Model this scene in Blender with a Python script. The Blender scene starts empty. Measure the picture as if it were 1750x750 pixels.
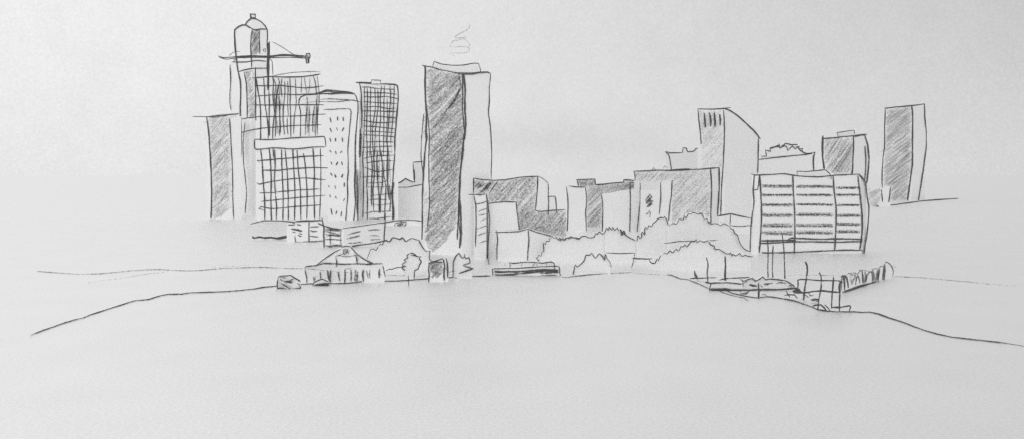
import bpy, math, random
from mathutils import Vector
R = random.Random(7)
S = bpy.context.scene
COL = S.collection
F_PX, CX, HZ, CAMH = 1500.0, 875.0, 300.0, 40.0     # level camera 40 m up; horizon row of the photograph
def ground_y(py): return CAMH * F_PX / (py - HZ)     # how far away the ground is at a picture row

LW = 0.455      # stroke width factor
# ---------------------------------------------------------------- materials
def nodes(m):
    m.use_nodes = True; nt = m.node_tree; nt.nodes.clear(); return nt, nt.nodes, nt.links
def paper(name, albedo, scale, gloss=0.75, rough=0.42, amp=0.05, sheen=0.97):
    m = bpy.data.materials.new(name); nt, N, K = nodes(m)
    out = N.new('ShaderNodeOutputMaterial'); tc = N.new('ShaderNodeTexCoord')
    n1 = N.new('ShaderNodeTexNoise'); n1.inputs['Scale'].default_value = scale; n1.inputs['Detail'].default_value = 8; n1.inputs['Roughness'].default_value = 0.72
    n2 = N.new('ShaderNodeTexNoise'); n2.inputs['Scale'].default_value = scale * 0.03; n2.inputs['Detail'].default_value = 5
    K.new(tc.outputs['Object'], n1.inputs['Vector']); K.new(tc.outputs['Object'], n2.inputs['Vector'])
    r1 = N.new('ShaderNodeMapRange'); r1.inputs['From Min'].default_value = 0.25; r1.inputs['From Max'].default_value = 0.75
    r1.inputs['To Min'].default_value = albedo * (1 - amp); r1.inputs['To Max'].default_value = min(0.97, albedo * (1 + amp))
    K.new(n1.outputs['Fac'], r1.inputs['Value'])
    r2 = N.new('ShaderNodeMapRange'); r2.inputs['To Min'].default_value = 0.965; r2.inputs['To Max'].default_value = 1.035
    K.new(n2.outputs['Fac'], r2.inputs['Value'])
    mu = N.new('ShaderNodeMath'); mu.operation = 'MULTIPLY'; K.new(r1.outputs[0], mu.inputs[0]); K.new(r2.outputs[0], mu.inputs[1])
    cc = N.new('ShaderNodeCombineColor')
    for i in range(3): K.new(mu.outputs[0], cc.inputs[i])
    d = N.new('ShaderNodeBsdfDiffuse'); g = N.new('ShaderNodeBsdfGlossy'); g.inputs['Roughness'].default_value = rough
    K.new(cc.outputs[0], d.inputs['Color'])
    sc_ = N.new('ShaderNodeMath'); sc_.operation = 'MULTIPLY'; sc_.inputs[1].default_value = sheen / albedo; K.new(mu.outputs[0], sc_.inputs[0])
    cg = N.new('ShaderNodeCombineColor')
    for i in range(3): K.new(sc_.outputs[0], cg.inputs[i])
    K.new(cg.outputs[0], g.inputs['Color'])
    mx = N.new('ShaderNodeMixShader'); mx.inputs[0].default_value = gloss
    K.new(d.outputs[0], mx.inputs[1]); K.new(g.outputs[0], mx.inputs[2]); K.new(mx.outputs[0], out.inputs['Surface'])
    return m
def graphite(name, scale, gain=2.0, grain=1.0, tone=0.06):
    # soft pencil graphite: dark grey grains whose coverage follows the pressure of the stroke
    m = bpy.data.materials.new(name); nt, N, K = nodes(m)
    out = N.new('ShaderNodeOutputMaterial'); tc = N.new('ShaderNodeTexCoord')
    at = N.new('ShaderNodeAttribute'); at.attribute_name = 'pressure'
    n1 = N.new('ShaderNodeTexNoise'); n1.inputs['Scale'].default_value = scale; n1.inputs['Detail'].default_value = 3; n1.inputs['Roughness'].default_value = 0.7
    K.new(tc.outputs['Object'], n1.inputs['Vector'])
    r1 = N.new('ShaderNodeMapRange'); r1.inputs['From Min'].default_value = 0.3; r1.inputs['From Max'].default_value = 0.7
    K.new(n1.outputs['Fac'], r1.inputs['Value'])
    a = N.new('ShaderNodeMath'); a.operation = 'MULTIPLY_ADD'; a.inputs[1].default_value = gain
    ng = N.new('ShaderNodeMath'); ng.operation = 'MULTIPLY'; ng.inputs[1].default_value = -grain
    K.new(r1.outputs[0], ng.inputs[0]); K.new(at.outputs['Fac'], a.inputs[0]); K.new(ng.outputs[0], a.inputs[2]); a.use_clamp = True
    t = N.new('ShaderNodeBsdfTransparent')
    d = N.new('ShaderNodeBsdfPrincipled'); d.inputs['Base Color'].default_value = (tone, tone, tone * 1.03, 1); d.inputs['Roughness'].default_value = 0.7
    d.inputs['Specular IOR Level'].default_value = 0.15
    mx = N.new('ShaderNodeMixShader'); K.new(a.outputs[0], mx.inputs[0]); K.new(t.outputs[0], mx.inputs[1]); K.new(d.outputs[0], mx.inputs[2])
    K.new(mx.outputs[0], out.inputs['Surface'])
    return m
M_WALL = paper('matt_white_wall', 0.83, 1.2, rough=0.5, sheen=0.95)
M_GROUND = paper('pale_ground', 0.83, 1.6, gloss=0.95, rough=0.50, amp=0.14, sheen=0.945)
M_CROWN = paper('pale_foliage', 0.86, 1.2, gloss=0.6, rough=.5, sheen=0.95)
M_LINE = graphite('graphite_line', 1.1, 1.7, 0.80, 0.10)
M_SOFT = graphite('graphite_shading', 1.3, 1.15, 0.42, 0.10)

# ---------------------------------------------------------------- picture crops the outlines were measured in
CR = {'P': (0, 0, 1), 'C1': (320, 10, 3.752), 'C2': (320, 190, 3.26), 'C3': (500, 130, 4.1667), 'C4': (500, 290, 5.358),
      'C5': (680, 30, 3.57), 'C6': (680, 230, 3.57), 'B1': (460, 400, 7.5), 'B2': (660, 390, 5.469), 'B3': (790, 280, 4.165),
      'B4': (950, 270, 3.57), 'B5': (1110, 160, 2.5), 'B6': (1270, 220, 3.124), 'B7': (1390, 160, 3.57), 'B8': (1140, 400, 4.375),
      'Z1': (30, 430, 3.889), 'Z2': (1140, 420, 6.818), 'Z3': (1340, 430, 6.25), 'Z4': (1500, 440, 3.572), 'Z5': (600, 130, 5.36),
      'Z6': (600, 260, 5.36), 'Z7': (430, 115, 5.769), 'Z8': (1060, 350, 7.292)}
def P(crop, s):
    ox, oy, k = CR[crop]
    return [(ox + float(a) / k, oy + float(b) / k) for a, b in (t.split(',') for t in s.split())]
def strokes(crop, text):
    out = []
    for ln in text.strip().splitlines():
        ln = ln.strip()
        if not ln: continue
        w, p, rest = ln.split(None, 2)
        out.append((P(crop, rest), float(w), float(p)))
    return out

# ---------------------------------------------------------------- surfaces: the upright wall planes a building stands on
class Plan:
    """plan points (picture column, distance) joined by upright planes; at() gives a point on them."""
    def __init__(s, pts):
        if not isinstance(pts, list): pts = [(0, pts), (1750, pts)]
        s.px = [p[0] for p in pts]
        s.pt = [((p[0] - CX) / F_PX * p[1], p[1]) for p in pts]
    def seg(s, px):
        i = 0
        while i < len(s.px) - 2 and px > s.px[i + 1]: i += 1
        return i
    def at(s, px, py, off=0.0):
        i = s.seg(px); (x0, y0), (x1, y1) = s.pt[i], s.pt[i + 1]
        t = (px - CX) / F_PX; dx, dy = x1 - x0, y1 - y0
        y = (y0 * dx - x0 * dy) / (dx - t * dy)
        l = math.hypot(dx, dy); nx, ny = dy / l, -dx / l
        z = CAMH + (HZ - py) / F_PX * y
        return Vector((t * y + nx * off, y + ny * off, z))
class Flat:
    """the ground"""
    def at(s, px, py, off=0.0):
        y = ground_y(py); return Vector(((px - CX) / F_PX * y, y, 0.03 + off))
GROUND = Flat()

def resample(pts, step=5.0, jit=0.22):
    if len(pts) < 2: return pts
    if len(pts) == 2: ctrl = [pts[0], pts[0], pts[1], pts[1]]
    else: ctrl = [pts[0]] + pts + [pts[-1]]
    out = []
    for i in range(1, len(ctrl) - 2):
        p0, p1, p2, p3 = ctrl[i - 1:i + 3]
        d = math.hypot(p2[0] - p1[0], p2[1] - p1[1])
        # keep corners: damp the tangents of short or sharply turning pieces
        n = max(1, int(d / step))
        k = 0.28
        for j in range(n):
            t = j / n; t2, t3 = t * t, t * t * t
            h1, h2, h3, h4 = 2*t3 - 3*t2 + 1, -2*t3 + 3*t2, t3 - 2*t2 + t, t3 - t2
            m1 = ((p2[0] - p0[0]) * k, (p2[1] - p0[1]) * k); m2 = ((p3[0] - p1[0]) * k, (p3[1] - p1[1]) * k)
            l1 = math.hypot(*m1); l2 = math.hypot(*m2); lim = d * 0.8
            if l1 > lim: m1 = (m1[0] * lim / l1, m1[1] * lim / l1)
            if l2 > lim: m2 = (m2[0] * lim / l2, m2[1] * lim / l2)
            out.append((h1*p1[0] + h2*p2[0] + h3*m1[0] + h4*m2[0] + R.uniform(-jit, jit),
                        h1*p1[1] + h2*p2[1] + h3*m1[1] + h4*m2[1] + R.uniform(-jit, jit)))
    out.append(pts[-1]); return out

class Marks:
    """collects pencil strokes as thin solid cords (or flat smears) lying on a surface; one mesh object"""
    def __init__(s): s.v, s.f, s.p = [], [], []
    def stroke(s, surf, pts, w, p, off=0.25, deep=0.35, taper=0.35, step=5.0, jit=0.22):
        c = resample(pts, step, jit)
        if len(c) < 2: return s
        n = len(c); L = [0]
        for a, b in zip(c, c[1:]): L.append(L[-1] + math.hypot(b[0] - a[0], b[1] - a[1]))
        base = len(s.v); tot = L[-1] or 1
        ph = R.uniform(0, 6.28); o = off + R.uniform(0, 0.06)
        for i, (x, y) in enumerate(c):
            a, b = c[max(0, i - 1)], c[min(n - 1, i + 1)]
            tx, ty = b[0] - a[0], b[1] - a[1]; l = math.hypot(tx, ty) or 1
            nx, ny = -ty / l, tx / l
            e = min(L[i], tot - L[i])
            k = (1 - taper) + taper * min(1, e / 6)
            ww = w * LW * k * (1 + 0.14 * math.sin(ph + L[i] * 0.13) + R.uniform(-.07, .07))
            pp = p * (0.78 + 0.22 * min(1, e / 5)) * (1 + 0.10 * math.sin(ph * 2 + L[i] * 0.07) + R.uniform(-.06, .06))
            m = surf.at(x, y, 0); wm = ww * m.y / F_PX
            for cc, ss, q in ((1, 0, .28), (.5, .87, 1), (-.5, .87, 1), (-1, 0, .28), (-.5, -.87, .9), (.5, -.87, .9)):
                s.v.append(surf.at(x + nx * ww * cc, y + ny * ww * cc, o + wm * deep * (ss + 0.9)))
                s.p.append(pp * q)
        for i in range(n - 1):
            for j in range(6):
                a = base + i * 6 + j; b = base + i * 6 + (j + 1) % 6
                s.f.append((a, b, b + 6, a + 6))
        s.f.append(tuple(base + j for j in range(5, -1, -1)))
        s.f.append(tuple(base + (n - 1) * 6 + j for j in range(6)))
        return s
    def smear(s, surf, pts, w, p, off=0.12):
        c = resample(pts, 8.0, 0.3); n = len(c)
        if n < 2: return s
        base = len(s.v); o = off + R.uniform(0, 0.10); ph = R.uniform(0, 6.28)
        for i, (x, y) in enumerate(c):
            a, b = c[max(0, i - 1)], c[min(n - 1, i + 1)]
            tx, ty = b[0] - a[0], b[1] - a[1]; l = math.hypot(tx, ty) or 1
            nx, ny = -ty / l, tx / l; ww = w * 0.5 * (1 + R.uniform(-.15, .15))
            e = 0.72 if i in (0, n - 1) else 1.0
            for cc, q in ((-1, .30), (-.35, 1), (.35, 1), (1, .30)):
                s.v.append(surf.at(x + nx * ww * cc, y + ny * ww * cc, o)); s.p.append(p * q * e * (1 + .12 * math.sin(ph + i)))
        for i in range(n - 1):
            for j in range(3):
                a = base + i * 4 + j; s.f.append((a, a + 1, a + 5, a + 4))
        return s
    def all(s, surf, st, **k):
        for pts, w, p in st: s.stroke(surf, pts, w, p, **k)
        return s
    def hatch(s, surf, poly, ang=48, gap=3.0, w=4.6, p=.5, var=.28, ragged=1.5, skip=.03, off=.12):
        gap *= .70; var *= .62; p *= .81; w *= .9
        a = math.radians(ang); dx, dy = math.cos(a), -math.sin(a); nx, ny = dy, -dx
        nx, ny = -dy, dx
        ds = [x * nx + y * ny for x, y in poly]; t = min(ds) + gap * .5
        band = 0
        while t < max(ds):
            if R.random() < .18: band = R.uniform(-.5, .5) * var
            hits = []
            for (x0, y0), (x1, y1) in zip(poly, poly[1:] + poly[:1]):
                a0, a1 = x0 * nx + y0 * ny - t, x1 * nx + y1 * ny - t
                if (a0 < 0) != (a1 < 0):
                    k = a0 / (a0 - a1); hits.append((x0 + (x1 - x0) * k) * dx + (y0 + (y1 - y0) * k) * dy)
            hits.sort()
            for u0, u1 in zip(hits[::2], hits[1::2]):
                if u1 - u0 < 2 or R.random() < skip: continue
                u0 += R.uniform(-ragged, ragged * 1.6); u1 += R.uniform(-ragged * 1.6, ragged)
                cuts = [u0, u1]
                if u1 - u0 > 45 and R.random() < .6: c = R.uniform(u0 + 10, u1 - 10); cuts = [u0, c, c + R.uniform(-8, 2), u1]
                for v0, v1 in zip(cuts[::2], cuts[1::2]):
                    if v1 - v0 < 1.5: continue
                    j0, j1 = R.uniform(-.8, .8), R.uniform(-.8, .8)
                    b = R.uniform(-.6, .6)
                    pts = [(v0 * dx + (t + j0) * nx, v0 * dy + (t + j0) * ny),
                           ((v0 + v1) / 2 * dx + (t + b) * nx, (v0 + v1) / 2 * dy + (t + b) * ny),
                           (v1 * dx + (t + j1) * nx, v1 * dy + (t + j1) * ny)]
                    s.smear(surf, pts, w * R.uniform(.75, 1.25), max(.12, p * (1 + band + R.uniform(-var, var) * .6)), off)
            t += gap * R.uniform(.7, 1.3)
        return s
    def build(s, name, parent=None, mat=None):
        me = bpy.data.meshes.new(name); me.from_pydata([tuple(v) for v in s.v], [], s.f)
        at = me.attributes.new('pressure', 'FLOAT', 'POINT'); at.data.foreach_set('value', s.p)
        me.materials.append(mat or M_LINE); me.update()
        for pl in me.polygons: pl.use_smooth = True
        o = bpy.data.objects.new(name, me); COL.objects.link(o)
        if parent: fix(o, parent)
        return o
def fix(o, parent):
    o.parent = parent
    loc = Vector((0, 0, 0)); p = parent
    while p: loc += p.location; p = p.parent
    for v in o.data.vertices: v.co -= loc
def centre_origin(o):
    """move a top-level mesh's origin to its own foot"""
    vs = [v.co.copy() for v in o.data.vertices]
    c = Vector((sum(v.x for v in vs) / len(vs), sum(v.y for v in vs) / len(vs), min(v.z for v in vs)))
    for v in o.data.vertices: v.co -= c
    o.location = c

def mesh(name, v, f, mat, parent=None, smooth=False, bevel=0):
    me = bpy.data.meshes.new(name); me.from_pydata([tuple(a) for a in v], [], f); me.materials.append(mat); me.validate(); me.update()
    if smooth:
        for pl in me.polygons: pl.use_smooth = True
    o = bpy.data.objects.new(name, me); COL.objects.link(o)
    if parent: fix(o, parent)
    return o
def tag(o, label=None, cat=None, group=None, kind=None):
    if label: o['label'] = label
    if cat: o['category'] = cat
    if group: o['group'] = group
    if kind: o['kind'] = kind
    return o
def thing(name, label, cat, px, D, group=None):
    o = bpy.data.objects.new(name, None); COL.objects.link(o)
    o.location = ((px - CX) / F_PX * D, D, 0); o.empty_display_size = 2
    return tag(o, label, cat, group)

def body(name, root, plan, prof, depth=14, mat=None, bottom=None, off=0.0):
    """solid block: front wall(s) under a roof profile, square sides running straight back"""
    cx = (prof[0][0] + prof[-1][0]) / 2
    d = Vector(((cx - CX) / F_PX, 1, 0)).normalized() * depth
    mono = [prof[0]]
    for q in prof[1:]: mono.append((max(q[0], mono[-1][0] + .15), q[1]))
    prof = mono; pr = []
    corners = [c for c in plan.px[1:-1]]
    for a, b in zip(prof, prof[1:]):
        pr.append(a)
        for c in corners:
            if a[0] < c < b[0]: k = (c - a[0]) / (b[0] - a[0]); pr.append((c, a[1] + (b[1] - a[1]) * k))
    pr.append(prof[-1])
    top = [plan.at(x, y, off) for x, y in pr]
    bot = []
    for i, t in enumerate(top):
        z = -0.3 if bottom is None else plan.at(pr[i][0], bottom, off).z
        bot.append(Vector((t.x, t.y, z)))
    n = len(top); v = top + bot + [p + d for p in top] + [p + d for p in bot]
    f = []
    for i in range(n - 1):
        f += [(i, n + i, n + i + 1, i + 1), (2*n + i, 2*n + i + 1, 3*n + i + 1, 3*n + i), (i, i + 1, 2*n + i + 1, 2*n + i), (n + i, 3*n + i, 3*n + i + 1, n + i + 1)]
    f += [(0, 2*n, 3*n, n), (n - 1, 2*n - 1, 4*n - 1, 3*n - 1)]
    return mesh(name, v, f, mat or M_WALL, root)

def crown(root, D, outline, base, thick=6, name='crown'):
    """full rounded crown: the outline at mid depth, swelling to smaller rings in front and behind"""
    ol = resample(outline, 3.0, 0.0); base = CAMH * F_PX / D + HZ + 1.5      # down to the ground
    x0, x1 = ol[0][0], ol[-1][0]
    ring = [(x, min(y, base)) for x, y in ol] + [(x1 + (x0 - x1) * k / 5, base) for k in range(0, 6)]
    cx = (x0 + x1) / 2; cy = base - 2
    v, f = [], []; n = len(ring)
    lv = [(-.05, .9), (-.035, .985), (.02, 1), (.25, 1), (.6, .95), (.95, .75)]
    for t, k in lv:
        yy = D + t * thick
        for x, y in ring:
            X = ((cx + (x - cx) * k) - CX) / F_PX * D; Z = CAMH + (HZ - (cy + (y - cy) * k)) / F_PX * D
            b = 0
            v.append(Vector((X, yy + b, max(Z, -.2))))
    for l in range(len(lv) - 1):
        for i in range(n):
            j = (i + 1) % n; f.append((l*n + i, l*n + j, (l+1)*n + j, (l+1)*n + i))
    for l, t in ((0, -.06), (len(lv) - 1, 1.0)):
        c = len(v); v.append(Vector(((cx - CX) / F_PX * D, D + t * thick, CAMH + (HZ - (cy * .6 + min(y for x, y in ring) * .4)) / F_PX * D)))
        for i in range(n):
            j = (i + 1) % n; f.append((l*n + i, l*n + j, c) if l else (l*n + j, l*n + i, c))
    return mesh(name, v, f, M_CROWN, root, False)

# ---------------------------------------------------------------- setting
def plate(name, pts, z0, z1, mat):
    n = len(pts); v = [(x, y, z1) for x, y in pts] + [(x, y, z0) for x, y in pts]
    f = [tuple(range(n))] + [(i, n + i, n + (i + 1) % n, (i + 1) % n) for i in range(n)]
    o = mesh(name, v, f, mat); return tag(o, kind='structure')
plate('ground', [(-60000, -2000), (60000, -2000), (60000, 90000), (-60000, 90000)], -1.0, 0.0, M_GROUND)
def ground_line(name, st, off=0.0, **k):
    m = Marks()
    for pts, w, p in st:
        m.stroke(GROUND, pts, w, p, off=off, deep=0.12, **k)
    return tag(m.build(name), kind='structure')
# foreground: the near hill's crest line, the far shore line, the road line at the right
# (lines on flat ground are cords lying on it; they are upright cords here, so their width reads from any side)
class Crest:
    """cords that follow the ground contour, thickness upright"""
    def at(s, px, py, off=0.0):
        y = ground_y(py); return Vector(((px - CX) / F_PX * y, y, off))
class Foot:
    """an upright line standing on a chosen ground row per point"""
    def __init__(s, pts): s.c = pts
    def row(s, px):
        c = s.c
        if px <= c[0][0]: return c[0][1]
        for a, b in zip(c, c[1:]):
            if px <= b[0]: return a[1] + (b[1] - a[1]) * (px - a[0]) / max(1e-6, b[0] - a[0])
        return c[-1][1]
    def at(s, px, py, off=0.0):
        y = ground_y(s.row(px)); return Vector(((px - CX) / F_PX * y, y - off, CAMH + (HZ - py) / F_PX * y))
def contour(name, st):
    m = Marks()
    for pts, w, p in st:
        c = sorted(pts); fr = Foot([(x, y + w * .5) for x, y in c])
        m.stroke(fr, pts, w, p, off=0.0, deep=.3)
    return tag(m.build(name), kind='structure')
crest = (P('Z1', '85,568 88,552 180,517 300,475 380,450 430,440 490,415 600,380 700,348 780,323 870,315 940,293 1005,280 1090,279 1150,271 1290,266 1400,262 1550,248 1640,234 1725,226')[1:]
         + P('B1', '330,645 460,635 700,630 980,625 1230,600 1400,603 1725,590') + P('B2', '200,483 390,467 620,455 780,446 980,441'))
contour('hill_crest', [(crest, 2.5, .85), (P('Z1', '88,552 85,570'), 1.8, .5)])
contour('hill_crest', [(P('B2', '1640,450 1690,458 1720,452') + P('B4', '90,722 180,712 300,703'), 2.2, .7), (P('B4', '300,703 465,695'), 1.8, .5), (P('B4', '465,700 600,708 700,712'), 1.6, .36)])
contour('hill_crest', [(P('Z2', '0,333 45,337 150,378 250,390 330,425 420,462 495,502'), 2.1, .75),
                       (P('Z2', '690,510 750,545 870,572 970,592 1060,600 1180,588 1300,603 1400,622 1500,642'), 2.5, .88),
                       (P('Z3', '0,497 90,515 200,553 300,588 355,612 430,625 490,632 590,637 720,636 830,642 910,640 1010,660 1120,700 1270,748'), 2.6, .9),
                       (P('Z4', '0,341 70,366 150,391 260,433 330,455 440,481 550,494 680,508 790,521'), 2.7, .92), (P('Z4', '790,521 850,531 893,539 1000,560 1200,590 1500,620'), 1.8, .6),
                       (P('Z2', '590,510 650,540 780,580 890,600 950,638'), 1.9, .62)])
contour('shore_line', [(P('Z1', '130,128 240,136 400,147 540,145 640,136 760,124 930,115 1080,124 1200,123 1350,110 1540,103 1640,101 1745,108'), 1.9, .5),
                       (P('Z1', '465,205 560,190 700,173 850,147 1010,130'), 1.2, .36), (P('Z1', '1250,108 1400,96 1540,88'), 1.2, .3),
                       (P('Z1', '1745,108') + P('B1', '150,432 300,437 440,438'), 1.7, .5)])
contour('shore_line', [(P('B2', '0,435 140,438 400,442'), 1.5, .42), (P('B4', '465,697 520,692'), 1.2, .3),
                       (P('B8', '900,303 1050,303 1260,306'), 1.2, .3), (P('Z3', '60,250 180,246 400,248 600,250'), 1.2, .28),
                       (P('Z4', '105,113 250,120 400,133 560,147 690,160'), 1.6, .45), (P('Z4', '690,160 780,168 860,172'), 1.1, .3)])
contour('far_road', [(P('B7', '380,688 480,680 570,668 700,652 885,640'), 2.5, .88)])
contour('stain', [(P('Z4', '450,676 462,680 470,690'), 3, .3), (P('Z4', '440,700 455,706 470,702'), 4, .24), (P('Z4', '150,470 160,476'), 4, .2)])

# ---------------------------------------------------------------- helper for a building drawn with walls, edge lines, shading
def bldg(name, label, plan_pts, prof, edge, depth=14, group=None, cat='building', wall='wall', bottom=None):
    if isinstance(plan_pts, list):      # keep the two walls of a corner at an obtuse angle
        md = min(d for _, d in plan_pts); plan_pts = [(a, md + (d - md) * .15) for a, d in plan_pts]
    plan = Plan(plan_pts); cx = (prof[0][0] + prof[-1][0]) / 2
    D = plan.at(cx, 300).y
    root = thing(name, label, cat, cx, D, group)
    body(wall, root, plan, prof, depth, bottom=bottom)
    if edge: Marks().all(plan, edge).build('edge_line', root)
    return root, plan
def part_lines(name, root, plan, st, mat=None, **k):
    return Marks().all(plan, st, **k).build(name, root, mat)
def shade(root, plan, poly, **k):
    return Marks().hatch(plan, poly, **k).build('shading', root, M_SOFT)

# A: slim left tower with its hatched face
r, pl = bldg('office_tower', 'leftmost slim tower with hatched front under a flat roof slab jutting out left', [(355, 815), (393.5, 800), (413, 806)],
             P('C2', '108,35 250,32 300,30'), strokes('C2', '''
2.2 .75 30,31 110,33 200,26 290,14
2.6 .85 108,35 120,120 127,230 133,330 136,450 133,598
2.2 .75 236,42 243,150 252,330 254,480 259,600
2.0 .6 92,66 120,60
'''), 12)
shade(r, pl, P('C2', '118,35 290,18 285,32 236,42 245,240 246,420 242,540 180,590 140,610 140,450 130,250'), ang=48, gap=3.6, w=4.6, p=.46)
part_lines('roof_slab', r, pl, strokes('C2', '''
4 .6 120,32 200,24 290,16
3 .55 130,36 230,28
'''))

# B: dome-topped tower behind the crane
plB = [(394, 900), (430, 880), (458, 892)]
r, pl = bldg('domed_tower', 'tallest left tower, rounded crown with a small box on its peak, behind the crane', plB,
             [(394.5, 110), (400.5, 108)] + P('C1', '305,155 330,135 355,124 375,122 410,85 440,82 475,100 500,130 512,150') + [(458.5, 112), (459, 120)], strokes('C1', '''
2.8 .9 418,150 375,126 355,124 330,135 305,155 304,200 310,290 318,360 326,425
2.8 .9 370,126 385,105 410,82 440,86 475,104 500,130 513,155 516,200 512,240 516,300 520,330
2.6 .85 418,150 440,158 470,151 510,152
2.4 .75 418,150 410,200 407,260 412,340 413,398
2.2 .75 463,155 462,215 466,312
2.2 .75 275,375 279,470 274,600 281,672
2.6 .85 326,425 340,480 343,560 340,650 341,740
2.4 .7 326,425 360,415 420,404 515,402
2.2 .7 365,425 378,500 384,600 385,720
2.4 .7 290,362 380,362 440,352 508,358
2.2 .7 520,330 545,360 550,450
2.2 .7 495,300 487,282 500,276 503,298
2.2 .75 345,728 390,720 440,715
'''), 14, cat='building')
b = body('rooftop_box', r, pl, P('C1', '404,54 438,56'), 5, bottom=P('C1', '0,84')[0][1])
Marks().all(pl, strokes('C1', '''
2.8 .9 404,54 438,57 437,80 408,80 404,54
2.4 .8 410,60 412,76
''')).build('edge_line', b)
shade(r, pl, P('C1', '418,160 464,156 462,250 464,300 440,312 415,318 410,240'), ang=58, gap=2.6, w=4.2, p=.6)
shade(r, pl, P('C1', '370,425 425,412 430,560 440,710 395,715 385,560'), ang=50, gap=3.4, w=4.4, p=.5)
part_lines('edge_line', r, Plan(876), strokes('C2', '''
3.6 .55 300,30 303,160 300,260
2.4 .75 322,65 312,180 314,280 325,380 331,460 323,572
2.2 .7 275,130 330,113 405,96
'''))

# tower crane
plc = Plan(780)
r = thing('tower_crane', 'tower crane with a long level jib crossing in front of the domed tower', 'crane', 459, 780)
part_lines('mast', r, plc, strokes('C1', '''
5 .85 527,232 526,300 522,360 524,420 521,480 522,545
3 .9 520,240 518,330 514,400 518,470
'''), deep=.9)
part_lines('jib', r, plc, strokes('C1', '''
2.6 .85 200,325 230,335 330,328 420,322 520,326 620,314 700,320 760,325
2.4 .8 205,332 250,345 320,336 480,333 560,335 680,334 760,338
3.6 .75 320,332 430,326 520,328 640,322 760,331
2.2 .6 270,322 300,298 340,296
2.0 .7 285,366 300,358 320,340
3 .85 298,345 320,352 315,358
'''), deep=.8)
part_lines('counterweight', r, plc, strokes('C1', '''
3.4 .9 765,308 785,308 790,325 782,345 782,368 768,372 763,340 765,308
3 .75 774,312 776,366
2.6 .8 770,330 790,335
'''), deep=.9)
part_lines('stay_cable', r, plc, strokes('C1', '''
1.8 .6 543,233 600,262 660,300 700,322
1.5 .5 560,235 640,285
'''), deep=.8)

# C: grid tower
r, pl = bldg('gridded_tower', 'broad tower covered with a coarse window grid and a plain white band at mid height', 800,
             P('Z7', '40,108 300,98 640,76 655,74'), strokes('Z7', '''
2.6 .85 5,110 60,104 180,94 300,98 450,98 560,88 680,70
2.2 .6 200,92 300,70 420,54 560,47 685,50
1.8 .5 580,50 578,90
2.6 .85 40,0 38,150 40,300 38,420 42,530
'''), 10)
part_lines('upper_window_grid', r, pl, strokes('Z7', '''
2.2 .8 25,182 150,186 280,182 370,192 500,206 620,200 715,184
2.0 .75 45,288 150,280 300,268 450,274 600,262
2.4 .85 15,374 150,376 300,374 450,374 600,372 715,374
2.0 .7 0,505 60,490 200,490 330,486 500,480 640,468 735,466
2.0 .75 0,622 100,604 250,592 400,578 560,574 690,570
2.4 .85 45,110 60,220 80,330 88,450 90,600 88,740
2.2 .8 118,105 128,230 130,350 150,480 165,620 162,715
2.4 .8 170,235 176,380 172,520 178,680
2.2 .75 205,95 215,150 210,300 225,450 210,600 207,730
2.0 .65 210,100 240,180 225,290 235,420 240,560 232,690
2.8 .6 260,105 275,150 252,260 245,360
2.2 .6 300,110 290,200 300,300
2.0 .65 325,140 330,250 320,330 312,470
2.0 .65 355,140 360,230 355,340 362,480
2.2 .7 378,110 382,220 380,360 385,520 388,700
2.0 .65 430,110 436,240 440,360 420,500 415,665
1.8 .6 492,100 490,200 488,260
1.8 .55 518,100 535,200 545,260
1.8 .55 575,100 570,200 560,260
2.0 .6 608,90 628,150 635,230 650,300
2.2 .65 648,95 662,200 668,330 655,450 648,560 655,680
2.6 .6 270,380 280,500 275,680
3.2 .45 262,180 240,330 245,420
3.2 .45 285,170 270,300 280,390
2.4 .6 230,420 240,540 235,690
2.4 .6 275,470 285,600 280,660
2.6 .65 312,380 310,520 325,670
2.4 .6 352,500 350,600 360,668
2.4 .55 545,290 550,400 535,520 530,670
3.2 .42 570,380 568,520 565,680
2.4 .55 620,380 605,500 600,640
3.4 .45 650,390 635,540 628,680
2.6 .5 640,300 645,420 640,560
'''))
for x0, x1, y0, y1, n_ in ((235, 300, 230, 480, 9), (540, 660, 380, 680, 9), (225, 290, 480, 690, 6)):
    sm = Marks()
    for k in range(n_):
        x = R.uniform(x0, x1); a_ = R.uniform(y0, (y0 + y1) / 2); sm.smear(pl, P('Z7', '%f,%f %f,%f' % (x, a_, x + R.uniform(-12, 12), R.uniform(a_ + 60, y1))), 3.6, .42)
    sm.build('shading', r, M_SOFT)
bd = body('plain_band', r, Plan(799.2), P('C2', '376,158 570,152 762,144'), 2, bottom=P('C2', '0,208')[0][1])
Marks().all(Plan(799.2), strokes('C2', '''
2.4 .8 376,158 470,160 600,150 700,146 764,144 773,200
2.4 .8 376,158 380,214 480,206 600,212 700,202 773,200
''')).build('edge_line', bd)
part_lines('lower_window_grid', r, pl, strokes('C2', '''
2.6 .8 388,278 480,270 560,264 650,254 760,250
2.6 .8 415,330 500,332 580,322 700,316 788,318
2.4 .65 388,400 400,408 480,392 570,380 660,374 772,384
2.4 .62 400,456 480,454 600,442 740,434
2.4 .62 410,504 500,494 620,482 770,470
2.4 .62 425,552 398,542 410,534 480,544 600,532 750,522
2.6 .85 410,212 418,300 424,400 432,500 432,605
2.6 .85 455,192 465,300 468,400 466,500 470,628
2.2 .8 478,190 480,260
3.6 .55 486,215 490,300 486,380 492,470
2.4 .8 492,470 498,540 495,615
2.4 .82 525,214 528,330 534,450 533,612
2.4 .8 545,212 556,330 562,460 563,612
2.4 .85 588,214 594,330 600,440 598,610
2.4 .8 612,218 618,320 630,430 633,605
2.4 .8 648,236 660,330 668,470 666,600
2.6 .85 700,205 708,330 706,440 710,600
2.4 .8 742,204 745,330 744,450 738,602
2.0 .7 580,225 592,218 585,240
2.0 .6 392,272 402,290
'''))

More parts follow.
